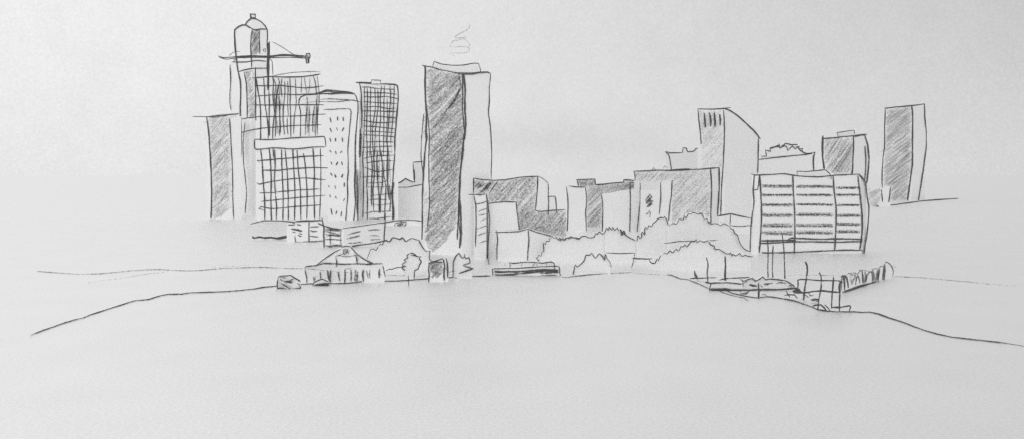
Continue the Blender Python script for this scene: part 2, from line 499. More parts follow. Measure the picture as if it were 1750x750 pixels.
# D: rounded tower with little windows
r, pl = bldg('rounded_tower', 'white tower with a rounded flat top and three columns of tiny dark windows', 788,
             P('C3', '251,113 262,112 330,112 430,124 455,140 466,175'), strokes('C3', '''
2.8 .92 45,205 48,170 60,150 90,138 150,130 200,118 235,102 300,106 400,116 440,128
3.4 .95 90,136 150,132 210,128 280,128 360,122 440,128
3.2 .95 150,134 220,116 260,110 320,118 420,122
2.6 .85 440,128 455,150 466,190 466,260 458,340 448,450 446,560 446,680 442,750
2.6 .85 45,205 58,260 58,350 56,445
2.2 .6 195,170 260,165 340,168 430,174 490,190
2.0 .55 90,192 180,184 300,186 400,176 440,172
2.0 .5 190,140 180,170 195,192
'''), 8, cat='building')
part_lines('inner_frame', r, pl, strokes('C3', '''
2.2 .75 222,240 270,240 340,236 385,234
2.2 .75 385,234 410,238 418,256 412,320 404,400 394,520 396,600 396,700 392,750
''') + strokes('C4', '''
2.4 .8 510,0 502,120 505,230 492,400 483,548
2.2 .75 570,0 566,160 575,260 568,400 548,555
'''))
dots = [('C3', s) for s in ('266,296 274,332', '320,292 320,318', '360,292 362,322', '266,372 278,400', '312,368 320,390', '366,368 352,394',
        '266,444 272,470', '304,442 306,468', '352,440 358,472', '264,532 276,546', '304,536 312,560', '352,534 340,550',
        '272,612 280,632', '322,612 310,638', '350,612 354,636', '270,692 282,712', '300,704 312,722', '360,700 348,724')] + \
       [('C4', s) for s in ('350,34 360,52', '388,46 394,76', '462,44 452,74', '328,146 336,164', '388,148 394,178', '474,122 474,162',
        '340,230 346,256', '390,244 402,268', '478,264 466,290', '352,356 362,414', '404,376 398,408', '450,382 444,430')]
for cp, s_ in dots:
    Marks().stroke(pl, P(cp, s_), 3.0, .82, step=3).build('window', r)
m = Marks()
for k in range(6):
    m.smear(pl, [(607 + k * .5, 240 + k * 12), (606 + k * .9, 300), (606 + k * .9, 340 + k * 6)], 3, .42)
m.all(pl, strokes('C4', '''
5 .5 600,0 600,150 598,300 600,430 598,500
4.5 .45 618,0 606,200 598,380
4 .45 590,100 596,300 602,480
'''))
m.build('side_shading', r, M_SOFT)

# E: dark dense grid tower
r, pl = bldg('dark_gridded_tower', 'narrow tower darkened by a dense fine grid, between the rounded tower and the biggest tower', [(613, 800), (676, 806)],
             P('Z5', '75,62 250,72 400,80 428,92 432,120'), strokes('Z5', '''
3.8 .95 42,62 120,64 200,68 270,74
3.0 .9 270,74 350,76 400,80 425,92 432,140 432,230 420,350 412,450 402,560 400,700
2.8 .8 75,68 88,110 95,180 95,260 100,360 98,480
'''), 10)
part_lines('edge_line', r, pl, strokes('Z6', '''
2.6 .85 400,0 396,80 388,160 382,260 380,400 384,520 380,628
2.4 .8 105,0 112,200 112,400 108,605
2.6 .82 145,330 150,440 148,640
2.0 .7 98,232 120,236
2.4 .8 320,300 312,460 305,640 312,748
4.4 .75 390,280 375,380 382,480 388,560 386,625
'''))
part_lines('window_grid', r, pl, strokes('Z5', '''
2.0 .7 100,104 160,104 250,118 400,124
2.0 .75 110,150 220,156 330,158 420,172
2.0 .75 115,190 230,196 330,190 440,216
2.0 .7 110,236 230,246 420,254
2.0 .7 110,286 240,282 340,300 410,296
2.4 .72 110,322 260,324 410,330
2.4 .6 120,366 260,372 420,390
2.4 .68 110,408 240,430 410,424
2.0 .65 120,460 260,470 410,488
2.0 .65 125,506 260,512 400,520
2.0 .65 110,540 260,548 400,560
2.2 .65 130,606 260,604 385,606
2.2 .65 100,656 240,650 380,645
2.0 .6 130,700 260,690 380,700
2.2 .7 148,110 150,300 142,480 150,740
2.2 .7 180,105 176,300 180,500 172,740
2.2 .7 218,115 222,300 196,500 205,740
2.2 .7 245,120 246,300 222,500 215,740
2.2 .7 280,90 268,200 270,400 258,560 270,740
2.2 .7 305,90 300,300 300,500 295,740
2.4 .72 355,90 362,200 345,400 330,600 335,740
2.2 .65 395,90 390,260 380,420 360,600
2.0 .6 330,200 332,400 320,560 350,740
2.0 .6 120,100 125,300 120,500 110,740
'''))
part_lines('window_grid', r, pl, strokes('Z6', '''
2.4 .7 145,0 150,180 142,330
2.4 .7 185,0 195,180 185,300 188,500
2.6 .7 205,0 215,200 200,360 208,545
3.0 .7 240,0 236,140 248,300 258,420 255,560
2.4 .7 275,0 290,160 290,260 270,400 268,560
2.0 .6 300,80 300,200 318,320
3.2 .7 335,0 330,160 335,300 350,440
2.4 .7 350,300 362,420 355,548
2.2 .6 110,60 240,36 390,30
2.2 .6 140,100 260,84 385,80
2.2 .65 120,140 240,180 385,160
2.0 .6 100,232 200,222 300,230
2.0 .5 150,286 280,280 330,260
2.4 .45 130,320 240,322 370,320
2.0 .5 170,400 280,390 400,378
2.6 .42 180,470 260,490 370,470
2.8 .5 120,562 200,548 290,546 370,540
3.2 .48 160,608 240,608 370,590
2.0 .6 160,440 240,432 330,440
'''))
m = Marks()
for k in range(34):
    x = R.choice([148, 190, 205, 240, 255, 335, 350, 340, 285, 90, 80]) + R.uniform(-8, 8); y0 = R.uniform(-30, 180)
    m.smear(pl, P('Z6', '%f,%f %f,%f' % (x, y0, x + R.uniform(-10, 10), y0 + R.uniform(120, 300))), 3.4, .32)
for k in range(16):
    x = R.choice([150, 240, 350, 370, 390, 220]) + R.uniform(-10, 10); y0 = R.uniform(90, 560)
    m.smear(pl, P('Z5', '%f,%f %f,%f' % (x, y0, x + R.uniform(-10, 10), y0 + R.uniform(80, 240))), 3.6, .28)
for k in range(12):
    x = R.uniform(70, 96); m.smear(pl, P('Z5', '%f,%f %f,%f' % (x + 8, R.uniform(420, 560), x, 748)), 3.2, .42)
for k in range(8):
    y = R.uniform(320, 430); m.smear(pl, P('Z5', '%f,%f %f,%f' % (R.uniform(330, 360), y, 415, y + R.uniform(-12, 12))), 4, .36)
m.build('shading', r, M_SOFT)
b = body('rooftop_box', r, Plan(799), P('Z5', '186,38 270,42'), 4, bottom=P('Z5', '0,72')[0][1])
Marks().all(Plan(799), strokes('Z5', '2.2 .65 186,66 187,38 230,40 270,42 272,78')).build('edge_line', b)

# small distant buildings between E and F
r, pl = bldg('gabled_building', 'small distant gabled building with a square turret, half hidden by the biggest tower', 900,
             P('C4', '925,130 980,112 1035,85 1080,102 1115,118') + P('C3', '864,612 940,610'), strokes('C4', '''
2.6 .88 925,132 985,118 1035,84 1075,102 1118,118
2.4 .85 1118,118 1117,40 1115,0
''') + strokes('C3', '''
2.4 .85 866,745 862,680 860,614 900,612 940,608
'''), 12)
r, pl = bldg('plain_low_block', 'plain low block with a slanting roof edge, left of the biggest tower', 840,
             P('C4', '925,164 1060,158 1195,136'), strokes('C4', '2.2 .7 945,162 1050,162 1120,150 1190,136'), 8)
r, pl = bldg('low_annex', 'low white annex with a small scribbled oval on its wall, left of the biggest tower', 700,
             P('C4', '850,482 930,468 1060,460 1195,470'), strokes('C4', '2.4 .8 850,482 940,468 1060,460 1120,462 1190,470'), 8)
part_lines('wall_emblem', r, pl, strokes('C4', '''
2.2 .7 940,490 935,510 960,526 1010,520 1040,500 1040,480 1000,478 940,490
2.2 .7 955,505 990,490 1020,492 1000,505 970,515 955,500
2.4 .75 960,495 975,510 1000,488 1010,505
'''))

# podium blocks
r, pl = bldg('low_podium_block', 'low white block with short dash windows, below the broad gridded tower', 530,
             [(490, 379)] + P('C4', '15,475 140,470 270,462 290,510'), strokes('C2', '''
2.4 .8 352,628 430,610 520,610 600,618
''') + strokes('C4', '''
3.4 .92 25,474 100,468 180,466 270,462
2.6 .8 270,440 280,490 290,560
2.2 .75 0,490 20,480 15,500
2.2 .78 22,600 28,660 90,662 180,655 290,648
2.2 .75 152,470 150,570 150,672
2.6 .85 232,488 290,512 350,520 455,545
'''), 8)
for cp, s_ in (('C4', '40,500 78,506'), ('C4', '0,540 50,548 86,556'), ('C4', '0,566 26,574'), ('C4', '60,578 88,590'), ('C4', '48,596 82,610'),
               ('C4', '160,524 240,520'), ('C4', '160,552 185,564 225,560'), ('C4', '158,606 235,614'), ('C2', '578,654 640,668'), ('C2', '560,632 600,634')):
    Marks().stroke(pl, P(cp, s_), 2.5, .8, step=3).build('window', r)
r, pl = bldg('striped_podium', 'low corner block with dark gridded left side and dashed windows, above the pavilion roof', [(554, 506), (587, 490), (658, 532)],
             P('C4', '290,512 350,520 455,545 480,530 650,506 840,480 865,478'), strokes('C4', '''
3.2 .8 290,512 360,536 455,545
2.6 .85 290,512 286,600 292,735
2.2 .75 460,536 560,522 660,508 760,494 845,482 930,470
2.6 .8 510,706 600,690 700,676 780,664 870,640
2.4 .8 850,400 843,540 832,690
'''), 8)
part_lines('corner_grid', r, pl, strokes('C4', '''
2.6 .6 300,560 380,580 445,600
2.6 .6 300,590 380,600 445,610
2.8 .65 300,636 380,636 450,642
3.4 .62 300,690 340,700 400,690 480,700 520,706
4 .5 300,545 380,550 450,556
2.8 .6 350,545 345,620 348,700
3.6 .42 445,550 440,640 448,700
2.6 .5 310,612 360,590 400,600 440,598
'''))
shade(r, pl, P('C4', '295,520 455,548 450,590 300,570'), ang=10, gap=2.6, w=3.6, p=.4)
shade(r, pl, P('C4', '330,660 470,680 520,712 320,712'), ang=5, gap=2.6, w=3.6, p=.42)
for s_ in ('500,594 560,578 624,562', '496,630 560,616 618,600', '505,672 570,668 640,658', '688,554 740,548 800,546', '706,602 750,600 792,606', '708,642 750,638 800,634'):
    Marks().stroke(pl, P('C4', s_), 3.2, .5, step=3).build('window', r)

# F: the biggest tower
plF = [(723, 460), (790, 448), (839, 460)]
r, pl = bldg('skyscraper', 'biggest tower left of centre, hatched dark left face and blank white right face', plF,
             P('C5', '160,295 250,318 330,336 392,346 470,342 560,336'), strokes('C5', '''
2.4 .8 150,295 200,302 260,320 330,334 392,347
3.4 .92 392,347 450,346 500,336 548,336 566,344
3.6 .95 168,292 166,400 168,500 176,590 172,680 174,748
2.2 .8 152,290 166,312
2.4 .85 392,340 396,450 394,560 402,650 408,748
4.0 .8 400,350 410,430 408,560 414,650 404,748
2.2 .6 372,350 380,400 390,430
2.4 .85 566,344 558,430 558,520 552,580 562,650 570,748
2.0 .6 388,412 350,490 300,560 280,594
2.0 .6 388,430 345,510 310,560
2.2 .75 158,590 150,680 146,748
2.0 .65 182,590 190,680 194,748
''') + strokes('C6', '''
3.2 .92 178,0 164,120 156,250 150,400 150,520 148,640
2.2 .75 146,0 142,130 152,240 150,380
2.2 .75 194,0 188,150 190,290 194,420 180,560
4.0 .88 404,0 395,110 380,250 376,380 384,500 386,600 376,690
2.4 .85 400,20 388,160 374,320 368,500 362,640
2.4 .85 566,0 572,110 570,200 568,276
2.4 .6 376,400 372,520 384,640
'''), 16)
shade(r, pl, P('C5', '175,305 390,350 400,450 396,560 404,700') + P('C6', '400,40 376,250 366,400 362,540 300,640 225,712 190,700 160,640 190,440 196,200 190,10') + P('C5', '196,700 182,560'),
      ang=46, gap=3.3, w=5.4, p=.50, var=.34, skip=.05)
m = Marks()
m.hatch(pl, P('C6', '155,420 180,300 196,420 186,560 158,640'), ang=50, gap=5, w=3.4, p=.45)
m.build('edge_shading', r, M_SOFT); m = Marks()
m.hatch(pl, P('C5', '158,560 186,600 196,748 140,748'), ang=50, gap=5, w=3.4, p=.42)
m.build('edge_shading', r, M_SOFT)
b = body('rooftop_parapet', r, Plan(453), P('C5', '220,272 300,290 380,293 480,282 492,283'), 10, bottom=P('C5', '0,335')[0][1])
Marks().all(Plan(447), strokes('C5', '''
2.4 .8 212,308 215,290 222,270 260,285 340,294 400,292 440,284 492,282 505,330 512,346
''')).build('edge_line', b)
sm = Marks().all(Plan(453), strokes('C5', '''
1.5 .5 430,35 440,45 435,65 420,80 380,100 350,118 352,128 390,124 425,120
1.5 .48 400,122 425,150 440,168 435,182 380,180 345,186
1.5 .48 385,130 340,145 318,168 322,180 345,180
1.4 .48 435,182 438,205 420,216 380,220 345,218 315,222 340,232 348,240
1.4 .46 365,230 385,222
1.4 .46 440,168 432,188 438,205 425,216
1.4 .44 378,128 425,118
1.4 .44 345,150 385,136 420,128
'''), deep=.9, taper=.6).build('smoke_plume')
tag(sm, 'thin looping wisp of smoke rising above the roof of the biggest tower', 'smoke'); centre_origin(sm)

# G: L-shaped hatched block and its neighbours
r, pl = bldg('hatched_stepped_block', 'grey hatched block stepping down to the right, just right of the biggest tower', [(809, 440), (918, 434), (968, 440)],
             P('B3', '80,104 200,118 320,112 420,94 536,90 610,138 612,236 662,236 672,330 740,330'), strokes('B3', '''
2.4 .85 80,103 140,114 220,118 310,114 400,98 480,92 545,90
2.0 .75 545,90 580,110 610,136
2.6 .85 80,103 82,160 80,210
2.2 .82 610,136 614,200 614,290 610,364
2.4 .85 536,90 534,180 524,300 518,332
2.2 .8 518,332 560,340 640,332 734,326
2.2 .82 604,236 662,232 668,290 674,354
'''), 10)
shade(r, pl, P('B3', '85,110 220,122 330,116 440,98 532,96 528,200 516,340 612,342 736,335 740,400 742,512 640,512 480,470 410,474 395,390 380,272 250,278 190,280 176,222 84,214'),
      ang=47, gap=3.1, w=4.6, p=.47, var=.22)
m = Marks()
for k in range(9):
    x = 90 + k * 15
    m.stroke(pl, P('B3', '%f,%f %f,%f' % (x, 150 + R.uniform(0, 60), x + R.uniform(30, 55), 128 + R.uniform(-5, 20))), 2.6, .62)
m.build('dark_hatching', r)
r, pl = bldg('pale_cube_block', 'blank white square block set in front of the hatched stepped block', 429, P('B3', '186,280 300,270 386,270 405,474'),
             strokes('B3', '''
2.4 .8 184,284 240,276 320,270 388,274
2.4 .85 384,272 390,340 398,400 408,476
'''), 8)
r, pl = bldg('narrow_striped_block', 'narrow white block with slanted dash marks down its side, beside the biggest tower', [(813, 426), (836, 426)],
             P('B3', '84,220 172,216'), strokes('B3', '''
2.4 .85 40,220 90,218 130,222 170,216
2.4 .85 80,218 96,300 98,420 94,588
2.6 .85 170,216 182,290 196,400 188,520 180,664
2.2 .7 92,290 140,280 180,266
'''), 8)
for s_ in ('116,342 140,330 172,320', '114,368 140,364 176,356', '126,408 150,398 178,386', '104,462 140,450 178,436', '112,508 150,494 182,482', '112,568 150,552 184,540'):
    Marks().stroke(pl, P('B3', s_), 2.0, .55, step=4).build('window', r)
contour('curved_path', [(P('B3', '22,570 94,590 140,616 180,656 188,712'), 2.0, .7)])
r, pl = bldg('corner_house', 'low white corner block with a vertical centre edge, above the stepped platform', [(849, 424), (903, 418), (945, 424)],
             P('B3', '245,484 350,482 405,478 465,462 560,488 660,516'), strokes('B3', '''
2.4 .85 232,486 300,484 400,480 440,470 468,462
2.4 .85 245,470 252,540 246,620 248,686
2.4 .85 468,464 474,540 466,640 462,735
2.4 .85 468,462 520,482 600,504 660,520
'''), 10)

# H row: hatched slab with white blocks in front
r, pl = bldg('hatched_slab', 'wide hatched slab with a small dark roof box, behind the white blocks', 690,
             P('B4', '128,134 236,132 240,160 330,158 410,150 412,134 470,138 500,142 520,150 640,150 700,145'), strokes('B4', '''
2.6 .88 124,134 180,132 238,130 240,162 300,160 360,152 412,150 414,134 470,138 484,138
2.2 .8 128,134 138,172
2.2 .78 452,168 452,190
2.2 .65 515,155 580,152 635,150 690,145 714,136
2.2 .7 280,222 340,212 400,200 452,194 520,194 590,198 636,192
1.8 .6 440,150 515,155
'''), 8)
shade(r, pl, P('B4', '132,136 236,134 240,164 410,156 460,144 636,152 634,190 520,192 452,192 400,200 284,220 278,460 190,470 188,180 140,174'), ang=45, gap=2.9, w=4.6, p=.46)
shade(r, pl, P('B4', '132,136 236,134 238,160 200,178 140,174'), ang=48, gap=3, w=3.6, p=.5)
r, pl = bldg('pale_slab', 'blank white upright slab left of the hatched slab', 640, P('B4', '66,172 180,180'), strokes('B4', '''
2.4 .82 62,172 72,240 74,330 66,478
2.4 .82 78,172 130,178 180,178
2.4 .85 180,178 188,260 182,340 188,468
'''), 8)
r, pl = bldg('wide_pale_block', 'blank white block with a slightly rising roof edge, in front of the hatched slab', 630, P('B4', '280,222 340,212 400,200 452,194 512,192'), strokes('B4', '''
2.4 .82 278,224 286,300 284,380 282,460
2.4 .82 452,150 454,250 452,370 450,486
2.2 .78 514,152 514,260 500,400 490,500
'''), 8)
r, pl = bldg('scribbled_block', 'narrow white block with a dark zigzag scribble on its front', 600, P('B4', '516,196 590,198 636,194 640,150 708,140'), strokes('B4', '''
2.4 .82 638,150 640,220 636,290 630,346
2.4 .82 710,136 704,230 694,300 688,382
'''), 8)
part_lines('zigzag_mark', r, pl, strokes('B4', '''
4.4 .55 570,220 585,240 550,270 590,262 555,300 588,280
4.0 .5 560,232 580,256 552,276 580,290 562,300
2.4 .7 575,320 550,345 578,332 572,362
2.6 .6 575,222 545,262
'''))
r, pl = bldg('long_grey_slab', 'long flat-roofed grey hatched slab standing below the slope-roofed tower', [(1083, 668), (1214, 655), (1230, 668)],
             P('B4', '478,80 600,78 704,74 800,67') + P('B5', '200,324 262,320 297,316'), strokes('B4', '''
2.6 .85 474,82 540,80 620,76 704,76 820,66
2.4 .85 474,82 482,110 484,140
''') + strokes('B5', '''
2.6 .85 70,331 140,328 210,324 297,317
2.4 .8 260,320 265,400 262,480 262,556
2.8 .88 297,317 298,400 290,522
'''), 8)
shade(r, pl, P('B4', '482,84 700,78') + P('B5', '130,330 258,323 262,400 258,540 215,510 170,512 100,560 90,545 95,380 92,368') + P('B4', '705,136 640,146 520,148 486,140'), ang=47, gap=3.3, w=4.8, p=.38, var=.25)
for s_ in ('586,74 596,60 608,74', '654,68 664,50 680,64'):
    o = part_lines('rooftop_vent', r, pl, strokes('B4', '2.2 .7 ' + s_))

# J: slope-roofed tower
r, pl = bldg('slope_roofed_tower', 'tower with a curved roof sloping down right and four dark slots at the top', [(1193, 790), (1238, 775), (1297, 800)],
             P('B5', '206,66 312,64 340,72 380,98 420,136 466,186'), strokes('B5', '''
2.4 .85 204,66 260,68 346,62
2.6 .88 312,62 345,74 380,98 420,134 450,164 474,196
2.2 .7 330,68 370,92 412,128 462,180
2.4 .85 206,66 212,120 218,180 220,218
2.4 .85 316,70 320,160 316,280 308,400 304,520
2.4 .85 466,186 464,260 462,340
3.0 .92 288,524 320,518 346,514
2.4 .85 346,514 390,524 432,532
'''), 10)
shade(r, pl, P('B5', '212,76 310,72 318,160 314,280 306,318 222,322 222,220 216,180'), ang=52, gap=3.4, w=4.6, p=.36)
for s_, w_ in (('234,84 237,120 238,146', 3.6), ('256,82 261,112 262,140', 3.2), ('277,82 279,112 280,142', 3.8), ('300,90 302,112 302,138', 3.4)):
    Marks().stroke(pl, P('B5', s_), w_, .95, step=3).build('window_slot', r)
r, pl = bldg('low_flat_annex', 'small flat white annex at the foot of the slope-roofed tower', 610, P('B5', '346,514 390,524 434,532'), strokes('B5', '''
2.4 .85 288,524 320,518 346,514 390,524 432,532
2.4 .82 346,514 343,560
2.0 .6 343,562 380,566 434,562
'''), 6)
r, pl = bldg('crenellated_building', 'small building with a broken stepped roofline left of the slope-roofed tower', 860,
             P('B5', '70,252 143,252 144,234 160,234 164,248 192,246 198,234 222,226'), strokes('B5', '''
2.4 .85 66,248 90,254 140,252 143,232 158,234 163,250 190,246 197,236 208,234 208,226 224,228
2.4 .85 66,248 82,262 88,290 94,332
'''), 8)
r, pl = bldg('roof_garden_building', 'building with a jagged arched roofline, behind the banded office block', 860,
             P('B6', '84,160 120,140 140,105 200,85 280,88 310,110 330,132 382,128'), strokes('B6', '''
2.6 .88 95,148 125,148 118,116 145,122 144,104 170,98 196,98 190,82 196,106 216,94 222,80 260,86 290,86 284,98 300,96 296,110 318,108 312,122 340,136
2.4 .8 150,108 185,90 200,104 215,88 232,98 238,118 262,94 280,110 290,98 306,118 340,134 384,126
2.4 .85 84,166 160,156 240,148 340,138 368,134
2.8 .88 384,124 376,150 374,180 378,238
'''), 8)

# L: banded office
r, pl = bldg('banded_office_block', 'wide office block at right with horizontal dark window bands and upright mullions', [(1285, 466), (1298, 452), (1471, 452), (1482, 468)],
             P('B6', '46,246 90,246 200,244 380,256 480,252 620,246 655,300'), strokes('B6', '''
2.6 .9 42,240 60,248 140,246 220,242 300,254 400,258 480,250 560,246 625,244
2.6 .9 60,250 54,330 58,400 44,500 38,655
2.4 .85 88,250 78,325 48,330
2.8 .9 88,250 94,340 98,440 96,520 86,660
2.8 .9 620,246 650,290 658,360 668,430 660,540 648,620 636,704
2.6 .88 612,250 622,340 632,450 634,540 622,648
2.6 .85 98,660 200,660 320,656 440,650 560,646 636,648
'''), 12)
part_lines('mullion', r, pl, strokes('B6', '2.6 .9 264,250 268,340 274,440 276,560 272,674'))
part_lines('mullion', r, pl, strokes('B6', '2.6 .9 480,250 486,340 496,430 494,540 488,648'))
part_lines('ledge', r, pl, strokes('B6', '3.2 .95 92,597 160,596 280,594\n3 .9 250,582 400,588 520,586 636,590'))
part_lines('ledge', r, pl, strokes('B6', '2.8 .9 92,610 160,608 280,602 400,602 500,604 636,600\n3 .8 240,590 262,580 280,584'))
for y0, y1, y2 in ((304, 306, 314), (352, 352, 352), (404, 402, 406), (460, 458, 462), (516, 516, 510), (553, 551, 546)):
    m = Marks()
    for k in range(6):
        dy = R.uniform(-10, 10)
        a_ = P('B6', '%f,%f %f,%f' % (100 + R.uniform(-3, 5), y0 + dy, 266, y0 + dy + R.uniform(-3, 3)))
        b_ = P('B6', '%f,%f %f,%f %f,%f' % (282, y1 + dy * .8, 400, y1 + dy * .9, 480, y1 + dy + 1))
        c_ = P('B6', '%f,%f %f,%f' % (496, y2 + dy * .8, 622 + R.uniform(-8, 8), y2 + dy * .7))
        for q in (a_, b_, c_): m.smear(pl, q, 4.0, .36)
    for q in (P('B6', '98,%f 180,%f 266,%f' % (y0 - 3, y0 + 3, y0)), P('B6', '282,%f 380,%f 480,%f' % (y1 + 3, y1, y1 + 5)), P('B6', '496,%f 560,%f 628,%f' % (y2 - 2, y2 + 3, y2))):
        m.stroke(pl, q, 1.8, .46)
    m.build('window_band', r, M_SOFT)
b = body('rooftop_box', r, Plan(458), P('B6', '288,230 350,232 430,222 460,240'), 8, bottom=P('B6', '0,256')[0][1])
Marks().all(Plan(451), strokes('B6', '2.4 .85 288,248 286,228 330,230 380,226 440,222 460,240 472,270')).build('edge_line', b)

# N: hatched tower behind the office
r, pl = bldg('curved_side_tower', 'hatched tower with bulging white right side, rising behind the banded office block', [(1405, 712), (1457, 700), (1484, 715)],
             P('B7', '58,270 150,268 245,258 316,256 336,340'), strokes('B7', '''
2.6 .88 48,276 120,272 180,264 250,258 326,248
2.2 .75 250,268 290,256 326,254
4.4 .95 58,258 54,320 56,400 66,462
2.4 .85 244,258 244,340 240,420 236,512
2.8 .9 312,254 330,310 338,390 334,470 324,548
2.2 .8 314,320 320,400 318,470 310,536
'''), 10)
shade(r, pl, P('B7', '66,278 242,264 240,380 238,494 120,496 76,460 66,380'), ang=56, gap=3.5, w=4.8, p=.5)
b = body('rooftop_box', r, Plan(706), P('B7', '142,236 248,228'), 6, bottom=P('B7', '0,262')[0][1])
Marks().all(Plan(700), strokes('B7', '2.4 .85 142,240 180,234 246,226 252,252\n2.2 .8 142,240 152,264')).build('edge_line', b)

# O: far right tower
r, pl = bldg('far_right_tower', 'tall tower standing alone at far right, hatched front and thin white side', [(1509, 1420), (1558, 1400), (1582, 1420)],
             P('B7', '436,90 520,84 600,74 680,66'), strokes('B7', '''
2.6 .88 434,90 500,84 560,78 620,72 680,64
2.6 .88 438,92 434,200 434,310 424,400 418,500 420,578
2.8 .92 600,74 606,150 604,300 604,430 590,540 572,668
2.6 .85 678,66 680,150 688,250 686,340 670,470 640,655
2.0 .6 412,356 428,346
'''), 20)
shade(r, pl, P('B7', '444,94 598,82 602,300 600,430 586,540 570,650 475,664 470,576 424,560 426,420 440,300'), ang=38, gap=3.7, w=5.0, p=.48, var=.34)
r, pl = bldg('low_hatched_shed', 'low grey hatched shed between the banded office block and the far right tower', 1120,
             P('B7', '322,580 400,580 470,576'), strokes('B7', '''
2.4 .8 416,586 418,620 422,662
2.6 .85 470,572 466,620 460,664
'''), 8)
shade(r, pl, P('B7', '325,582 412,580 414,640 392,690 340,686 330,640'), ang=40, gap=3.2, w=4.6, p=.46)
# ---------------------------------------------------------------- trees and shrubs
def tree(name, label, D, outline, base, st, thick=6, group='trees drawn as scalloped outlines', cat='tree', trunk=None):
    cx = (outline[0][0] + outline[-1][0]) / 2
    root = thing(name, label, cat, cx, D, group)
    crown(root, D, outline, base, thick)
    X, w = (trunk or cx), 1.0
    gy = CAMH * F_PX / D + HZ
    x0 = (X - CX) / F_PX * D - root.location.x
    v, f = [], []
    for z, r_ in ((-.2, .55), (1.2, .42), (3.0, .34)):
        for k in range(8): v.append((x0 + r_ * math.cos(k * math.pi / 4) + root.location.x, D + thick * .2 + r_ * math.sin(k * math.pi / 4), z))
    for l in range(2):
        for k in range(8): f.append((l*8 + k, l*8 + (k+1) % 8, l*8 + 8 + (k+1) % 8, l*8 + 8 + k))
    mesh('trunk', v, f, M_CROWN, root, True)
    Marks().all(Plan(D), st, off=.26 * thick, step=3, jit=.12).build('leaf_outline', root)
    return root
q1 = P('B1', '1260,330 1290,240 1310,190 1340,180 1380,200 1410,140 1430,110 1470,90 1510,75 1550,90 1580,40 1620,40 1680,65 1725,40')
q2 = P('B2', '35,122 70,80 130,95 155,78 190,115 240,88 310,108 345,180 375,210 412,208 410,260 425,300')
tree('round_tree', 'broad round tree with a bumpy outline behind the pavilion, left of the biggest tower', 380, q1 + q2[1:], 455,
     [(q1[:6], 2.2, .75), (P('B1', '1410,140 1440,120 1460,130 1475,90 1510,75 1550,92 1580,42 1620,42 1680,65 1725,40'), 2.2, .8),
      (P('B2', '0,112 40,122 70,80 130,98 155,80 188,118 240,90 310,108'), 2.4, .85), (P('B2', '308,105 340,165 375,210'), 3.2, .9),
      (P('B2', '375,210 412,208 405,260 412,290 440,306'), 2.4, .82)], thick=7)
hed = P('P', '431,405 440,403.5 452,405 465,405.5 478,404 488,403 500,402')
r = thing('low_hedge', 'thin scribbled line of low hedge at the far left, under the gridded tower', 'hedge', 465, 545)
body('foliage', r, Plan(545), hed, 3, mat=M_CROWN)
part_lines('leaf_outline', r, Plan(545), strokes('C2', '''
3.4 1 362,700 375,706 400,698 430,704 470,700 500,706 530,700 560,694 600,688
3 .95 364,694 372,702 366,708
2.8 .9 430,708 470,704 510,710 560,700 598,706
3 .9 545,694 600,696 602,706 570,702
'''))
s1 = P('B2', '180,390 150,372 160,350 150,330 185,310 168,290 200,275 195,250 215,232 250,228 275,245 300,262 325,262 310,280 332,308 315,335 300,378 270,390 265,430 262,472')
tree('curly_shrub', 'small curly shrub standing right in front of the broad round tree', 343,
     P('B2', '178,440 152,372 150,330 168,290 195,250 215,232 250,228 300,262 332,308 300,378 268,400 264,440'), 474,
     [(s1[:9], 2.4, .88), (s1[8:12], 2.8, .9), (s1[11:], 2.4, .88), (P('B2', '232,250 262,250 300,262 330,260'), 2.4, .85), (P('B2', '185,350 150,352'), 2.2, .8),
      (P('B2', '0,392 30,378 60,378 90,364 150,358 188,350'), 2.2, .78)], thick=2.5, group='small shrubs on the hill crest')
tree('spiky_shrub', 'small open shrub with a spiky right side, right of the hatched kiosk', 343,
     P('B2', '626,440 624,330 640,280 660,240 682,228 705,270 740,262 778,275 786,315 790,350 800,385 805,440'), 473,
     [(P('B2', '625,452 626,380 628,310 640,280 660,245 682,226 700,262 718,276 732,264 735,234'), 2.5, .88),
      (P('B2', '735,262 745,280 775,268 785,318 750,330 718,342 760,358 815,372'), 2.4, .86), (P('B2', '818,371 750,394 680,418'), 2.8, .92),
      (P('B2', '590,408 620,396 645,392'), 1.8, .6), (P('B2', '625,446 640,458 665,464'), 2, .7)], thick=2.5, group='small shrubs on the hill crest')

t1 = P('B3', '525,660 545,640 565,645 580,600 578,560 600,560 615,530 640,514')
t1b = P('B4', '0,488 20,484 30,500 50,486 68,490 90,480 120,490 148,486 170,476 200,486 235,480 250,450 275,462 300,440')
t1c = P('B4', '300,440 312,420 330,432 345,418 360,436 375,420 385,440 400,432 420,460 450,486')
tree('spreading_tree', 'wide low tree with a zigzag outline, leftmost of the centre tree row', 411, t1 + t1b[1:] , 450,
     [(P('B3', '548,690 525,664 540,656 538,644 560,652 568,620 580,622 576,560 592,568 598,548 620,546 616,532 645,514'), 2.3, .82),
      (P('B3', '640,512 650,526 668,520 680,536 690,524 700,546 715,526 730,540 742,524 760,530 772,512 780,520 832,526'), 2.3, .84),
      (P('B4', '0,482 20,500 30,488 48,500 60,486 80,482 110,484 140,492 155,476 180,474 200,484 232,480 240,458 252,462 262,448 282,462 300,448'), 2.3, .84)])
tree('bumpy_tree', 'tree with a dark scribbled peak in front of the wide pale block', 408, t1c[:1] + t1c + P('B4', '490,500'), 450,
     [(P('B4', '296,452 305,424 318,440 322,418 338,438 345,418 356,440 372,420 378,440 390,432 400,450 418,462 450,486 492,504'), 2.5, .88),
      (P('B4', '390,432 400,470 412,440 425,472'), 3.0, .9)])
t2 = P('Z8', '205,440 215,380 245,415 260,350 300,370 310,270 340,290 350,250 390,265 420,210 460,175 500,155 550,155 580,190 595,262')
